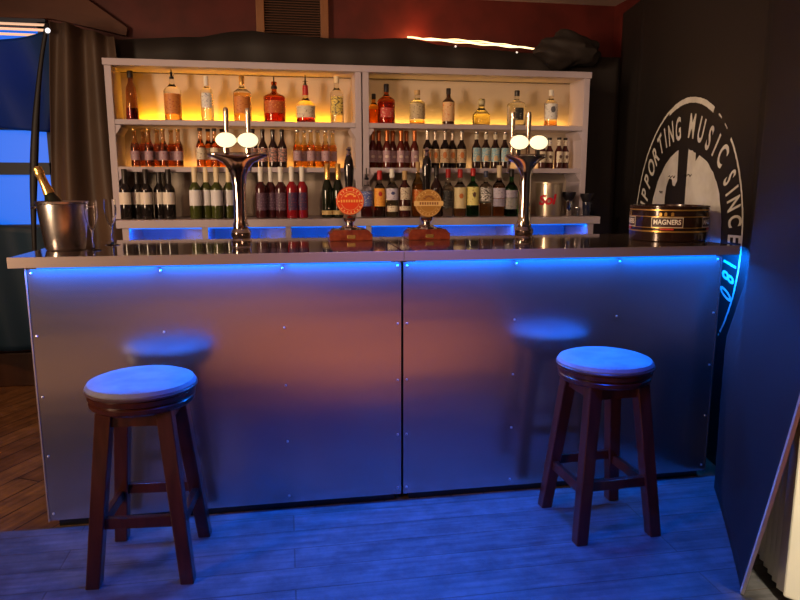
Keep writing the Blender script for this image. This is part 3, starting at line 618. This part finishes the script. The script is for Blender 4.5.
# ------------------------------------------------------------------ beer taps
def tap(x,y,label,sc_=1.0,bx=(-.047,.050),hx=(-.047,.050)):
    t=thing('beer_tap',label,'beer tap',(x,y,Z1),0,'chrome beer taps')
    secs=[(0,.046,.046),(.012,.048,.048),(.022,.040,.040),(.03,.044,.044),(.05,.046,.046),(.066,.034,.034),(.082,.037,.037),(.10,.030,.030),(.16,.0285,.0285),(.26,.0295,.029),(.31,.036,.031),(.345,.050,.033),(.370,.072,.036),(.388,.105,.038),(.400,.134,.038),(.408,.140,.036),(.414,.134,.03),(.417,.11,.02)]
    bm=bmesh.new(); rings=[]; n=36
    for z,a,b_ in secs:
        rings.append([bm.verts.new((a*math.copysign(abs(math.cos(2*PI*k/n))**.9,math.cos(2*PI*k/n)),b_*math.sin(2*PI*k/n),z)) for k in range(n)])
    for p_,q_ in zip(rings,rings[1:]):
        for k in range(n): bm.faces.new((p_[k],p_[(k+1)%n],q_[(k+1)%n],q_[k]))
    bm.faces.new(list(reversed(rings[0]))); bm.faces.new(rings[-1])
    for v in bm.verts: v.co.x*=sc_ if v.co.z>.3 else 1
    obj('tower',bm,M_chrome,t)
    for k,xx in enumerate(bx):
        bd=obj('badge',lathe([(.046,0),(.046,.006),(.042,.011),(.028,.014),(.008,.015)],32,axis='y',sx=1,sy=.72),M_badge,t); bd.location=(xx,-.048,.468)
        obj('badge_rim',lathe([(.0463,-.006),(.0490,-.004),(.0490,.004),(.0463,.006)],32,axis='y',sy=.72),M_chrome,bd)
        obj('badge_stem',B(xx-.010,xx+.010,-.046,-.030,.41,.455),M_chrome,t,smooth=False,bevel=.002)
        hh=obj('handle',lathe([(.009,.415),(.011,.42),(.009,.44),(.0095,.50),(.0125,.56),(.0125,.600),(.010,.612),(.004,.615)],18),mat('tap_handle',(.78,.62,.48),.22,.9),t); hh.location=(hx[k],0,0)
        sb=bmesh.new(); tube(sb,[(xx,.02,.395),(xx,.075,.392),(xx,.095,.375),(xx,.098,.33)],[.010,.010,.009,.007],12); obj('spout',sb,M_chrome,t)
    return t
tap(-.205,3.23,'chrome beer tap with two lit oval badges on the left bar unit',1.0)
tap(1.160,3.17,'chrome beer tap with two lit oval badges on the right bar unit',.74,bx=(-.054,.042),hx=(-.072,.008))
# ------------------------------------------------------------------ hand pumps
def pump(x,y,label,disc,ringm,ink,banner_,hz,htop):
    t=thing('hand_pump',label,'hand pump',(x,y,Z1),0,'cask ale hand pumps')
    bm=bmesh.new(); hexa(bm,[(-.105,-.08,0),(.105,-.08,0),(.105,.08,0),(-.105,.08,0)],[(-.105,-.08,.03),(.105,-.08,.03),(.105,.08,.03),(-.105,.08,.03)])
    hexa(bm,[(-.105,-.08,.03),(.105,-.08,.03),(.105,.08,.03),(-.105,.08,.03)],[(-.085,-.06,.052),(.085,-.06,.052),(.085,.06,.052),(-.085,.06,.052)])
    bmesh.ops.remove_doubles(bm,verts=bm.verts,dist=.0001)
    obj('base',bm,M_pwood,t,smooth=False,bevel=.004)
    obj('plate',B(-.020,.020,-.083,-.079,.010,.028),gold,t,smooth=False,bevel=.001)
    obj('collar',lathe([(.052,.052),(.050,.060),(.036,.066),(.020,.072),(.021,.085),(.031,.095),(.034,.108),(.028,.120),(.018,.127),(.020,.135),(.012,.142),(.010,.20)],28),M_chrome,t)
    obj('handle',lathe([(.010,.19),(.015,.21),(.018,.25),(.023,.31),(.025,.35),(.021,.385),(.014,.405),(.011,.410)],24),mat('pump_handle_black',(.012,.010,.010),.12,coat=1),t)
    obj('ferrule',lathe([(.010,.408),(.014,.412),(.012,.422),(.009,.430),(.013,.440),(.008,.450),(.003,.452)],20),M_chrome,t)
    c=obj('pump_clip',lathe([(.066,0),(.068,.002),(.068,.006),(.066,.008)],48,axis='y'),disc,t); c.location=(0,-.042,hz)
    bm=bmesh.new()
    for r0,r1 in ((.0615,.0635),(.044,.0455)):
        for i in range(48):
            a,b_=2*PI*i/48,2*PI*(i+1)/48
            bm.faces.new([bm.verts.new((r*math.cos(q),-.0086,r*math.sin(q))) for r,q in ((r0,a),(r1,a),(r1,b_),(r0,b_))])
    for i in range(13):                                            # ring of small raised marks
        a=R(200-i*18.3) 
        P=[(.051,-.05),(.059,-.05),(.059,.05),(.051,.05)]
        if i%2 or i in(4,8): bm.faces.new([bm.verts.new((r*math.cos(a+q),-.0088,r*math.sin(a+q))) for r,q in P])
    for i in range(9):
        a=R(150+i*18-180-110); P=[(.051,-.04),(.059,-.04),(.059,.04),(.051,.04)]
        bm.faces.new([bm.verts.new((r*math.cos(a+q),-.0088,r*math.sin(a+q))) for r,q in P])
    obj('clip_ring',bm,ringm,c,smooth=False)
    bm=bmesh.new(); w_=.074 if banner_ else .052
    box(bm,-w_,w_,-.0105,-.0085,-.013,.011)
    obj('clip_band',bm,ringm if banner_ else disc,c,smooth=False)
    bm=bmesh.new()
    for i in range(8): 
        xx=-.046+i*.0125; box(bm,xx,xx+.007,-.012,-.0104,-.007,.006); 
    for i in range(5):
        a=R(35+i*27.5); box(bm,.026*math.cos(a)-.006,.026*math.cos(a)+.006,-.011,-.0085,.008+.026*math.sin(a)-.004,.008+.026*math.sin(a)+.004)
    obj('clip_marks',bm,ink,c,smooth=False)
    obj('clip_bracket',B(-.006,.006,-.042,-.008,hz-.02,hz+.02),M_chrome,t,smooth=False)
    return t
org=mat('clip_orange',(.72,.05,.006),.35); goldc=mat('clip_gold',(.55,.27,.06),.35,.3); crm=mat('clip_cream',(.85,.62,.25),.4); brn=mat('clip_brown',(.30,.12,.04),.4); crg=mat('clip_pale_gold',(.82,.56,.22),.35)
pump(.315,3.34,'hand pump with round orange red clip on the left bar unit',org,crm,mat('clip_yellow',(.9,.45,.10),.4),False,.192,.44)
pump(.705,3.34,'hand pump with round gold clip on the right bar unit',goldc,crg,brn,True,.179,.44)
# ------------------------------------------------------------------ champagne bucket, bottle, flutes
t=thing('champagne_bucket','brushed steel champagne bucket at the left end of the bar','bucket',(-.915,3.02,Z1))
obj('body',lathe([(.070,0),(.076,.004),(.080,.02),(.096,.165),(.097,.190),(.102,.194),(.103,.200),(.099,.203),(.093,.198),(.090,.16),(.073,.012),(.02,.010)],48),M_brsteel,t)
bm=bmesh.new(); 
for s in (-1,1): tube(bm,[(s*.099,-.02,.178),(s*.118,-.012,.176),(s*.122,0,.176),(s*.118,.012,.176),(s*.099,.02,.178)],.004,8)
obj('ring_handle',bm,M_chrome,t)
cb=thing('champagne_bottle','champagne bottle with gold foil neck leaning in the steel bucket','bottle',(-.890,3.035,Z1+.022))
pts=prof(.335,.040,.46,.76,.015)
mt=Matrix.Rotation(R(-20),4,'Y')
b1=obj('glass',lathe(pts,28),dk('champagne_green',(.010,.014,.008)),cb)
b2=obj('foil',lathe([(.0225,.225),(.0205,.24),(.0175,.26),(.0165,.30),(.0185,.305),(.0190,.318),(.0170,.322),(.0175,.335),(.011,.342),(.003,.344)],28),gold,cb)
for b_ in (b1,b2): b_.data.transform(mt)
M_fl=mat('flute_glass',(1,1,1),.01,trans=1,ior=1.3)
fp_=[(.032,0),(.033,.002),(.010,.006),(.0045,.012),(.004,.07),(.006,.082),(.015,.10),(.024,.135),(.026,.165),(.024,.205),(.0228,.205),(.0248,.165),(.0228,.135),(.0135,.102),(.003,.086)]
def flute(loc,lb):
    f=obj('champagne_flute',lathe(fp_,28),M_fl,loc=loc); return tag(f,lb,'glass','champagne flutes')
flute((-.790,2.965,Z1),'empty champagne flute nearest the steel champagne bucket'); flute((-.775,3.22,Z1),'empty champagne flute farther back, in front of the shelf edge')
# ------------------------------------------------------------------ round tray with lettering
t=thing('bar_tray','round dark tray with gold bands and white brand lettering on the bar','tray',(1.882,3.085,Z1))
TR=.183
obj('body',lathe([(TR-.004,0),(TR,.004),(TR,.160),(TR+.004,.163),(TR+.004,.170),(TR-.006,.170),(TR-.010,.12),(TR-.02,.10),(.01,.10)],64),mat('tray_lacquer',(.030,.012,.008),.22,.3,coat=.6),t)
bm=bmesh.new()
for z,h_ in ((.148,.006),(.118,.003),(.066,.003),(.046,.007)): lathe([(TR,z),(TR+.0016,z),(TR+.0016,z+h_),(TR,z+h_)],64,bm,cap=False)
obj('gold_band',bm,mat('tray_gold',(.72,.42,.10),.28,.8),t)
crl=mat('tray_cream_print',(.80,.70,.50),.45)
def wrap(a0): return lambda x,y,o=.0022: ((TR+o)*math.sin(a0+x/TR),-(TR+o)*math.cos(a0+x/TR),.093+y)
for a0 in (R(-33-75),R(-33),R(-33+78),R(-33+156),R(-33+234)):
    f=wrap(a0)
    bm=bmesh.new(); hw,hh_=.072,.024
    pr=None
    for i in range(17):
        x=-hw+2*hw*i/16; c=[bm.verts.new(f(x,-hh_,.0018)),bm.verts.new(f(x,hh_,.0018))]
        if pr: bm.faces.new((pr[0],pr[1],c[1],c[0]))
        pr=c
    lb=obj('label_ground',bm,mat('tray_label_ground',(.05,.012,.008),.35),t)
    bm=bmesh.new()
    for (xa,xb,ya,yb) in ((-hw,hw,hh_-.003,hh_),(-hw,hw,-hh_,-hh_+.003),(-hw,-hw+.003,-hh_,hh_),(hw-.003,hw,-hh_,hh_)):
        pr=None
        for i in range(17):
            x=xa+(xb-xa)*i/16; c=[bm.verts.new(f(x,ya,.0024)),bm.verts.new(f(x,yb,.0024))]
            if pr: bm.faces.new((pr[0],pr[1],c[1],c[0]))
            pr=c
    obj('label_frame',bm,crl,lb,smooth=False)
    bm=bmesh.new(); add_text(bm,'MAGNERS',.032,lambda x,y:f(x,y+.002,.0026),bold=.0009,sx=.86); obj('lettering',bm,mat('tray_white_print',(.92,.88,.78),.4),lb,smooth=False)
    bm=bmesh.new(); pr=None
    for i in range(9):
        x=-.03+.06*i/8; c=[bm.verts.new(f(x,-.036,.0026)),bm.verts.new(f(x,-.028,.0026))]
        if pr: bm.faces.new((pr[0],pr[1],c[1],c[0]))
        pr=c
    obj('red_scroll',bm,mat('tray_red',(.6,.03,.02),.4),lb,smooth=False)
    bm=bmesh.new()
    for x in (-.03,-.008,.022): bm.faces.new([bm.verts.new(f(x+dx,.030+dy,.0026)) for dx,dy in ((-.006,0),(.006,0),(.006,.014),(0,.018),(-.006,.014))])
    obj('crest',bm,mat('tray_gold',(.72,.42,.10),.28,.8),lb,smooth=False)
# ------------------------------------------------------------------ stools
def stool(loc,rz,label):
    t=thing('bar_stool',label,'stool',loc,rz,'round topped wooden bar stools')
    obj('seat_cushion',lathe([(.178,.668),(.187,.676),(.189,.690),(.181,.702),(.160,.710),(.10,.714),(.03,.7155),(.001,.7157)],56,cap=False),M_suede,t)
    obj('seat_piping',lathe([(.187,.672),(.192,.676),(.193,.681),(.189,.685)],56,cap=False),M_seatedge,t)
    obj('seat_rim',lathe([(.150,.615),(.173,.618),(.181,.626),(.183,.640),(.177,.646),(.185,.652),(.187,.668),(.181,.674),(.01,.674)],56),M_wood,t)
    T,Bt,h=.100,.161,.625
    def P(sx_,sy_,z):
        k=T+(Bt-T)*(1-z/h); return Vector((sx_*k,sy_*k,z))
    for sx_ in (-1,1):
        for sy_ in (-1,1):
            bm=bmesh.new(); a=P(sx_,sy_,0); b_=P(sx_,sy_,h); w0,w1=.024,.027
            hexa(bm,[(a.x+i*w0,a.y+j*w0,0) for i,j in ((-1,-1),(1,-1),(1,1),(-1,1))],[(b_.x+i*w1,b_.y+j*w1,h) for i,j in ((-1,-1),(1,-1),(1,1),(-1,1))])
            obj('leg',bm,M_wood,t,smooth=False,bevel=.004)
    for k,z in enumerate((.225,.225,.205,.205)):
        a,b_=[((-1,-1),(1,-1)),((-1,1),(1,1)),((-1,-1),(-1,1)),((1,-1),(1,1))][k]
        p=P(*a,z); q=P(*b_,z); hw,hz_=.012,.020
        bm=bmesh.new()
        if k<2: box(bm,p.x,q.x,p.y-hw,p.y+hw,z-hz_,z+hz_)
        else: box(bm,p.x-hw,p.x+hw,p.y,q.y,z-hz_,z+hz_)
        obj('stretcher',bm,M_wood,t,smooth=False,bevel=.003)
    bm=bmesh.new(); 
    for s in (-1,1): box(bm,-.11,.11,s*.102-.011,s*.102+.011,.565,.616); box(bm,s*.102-.011,s*.102+.011,-.11,.11,.565,.616)
    obj('apron',bm,M_wood,t,smooth=False)
    return t
s1=stool((-.525,2.449,0),R(-4),'round topped wooden bar stool at the left bar unit, purplish blue seat')
dup(s1,(1.258,2.452,0),'round topped wooden bar stool at the right bar unit, bright blue seat',rz=R(3))
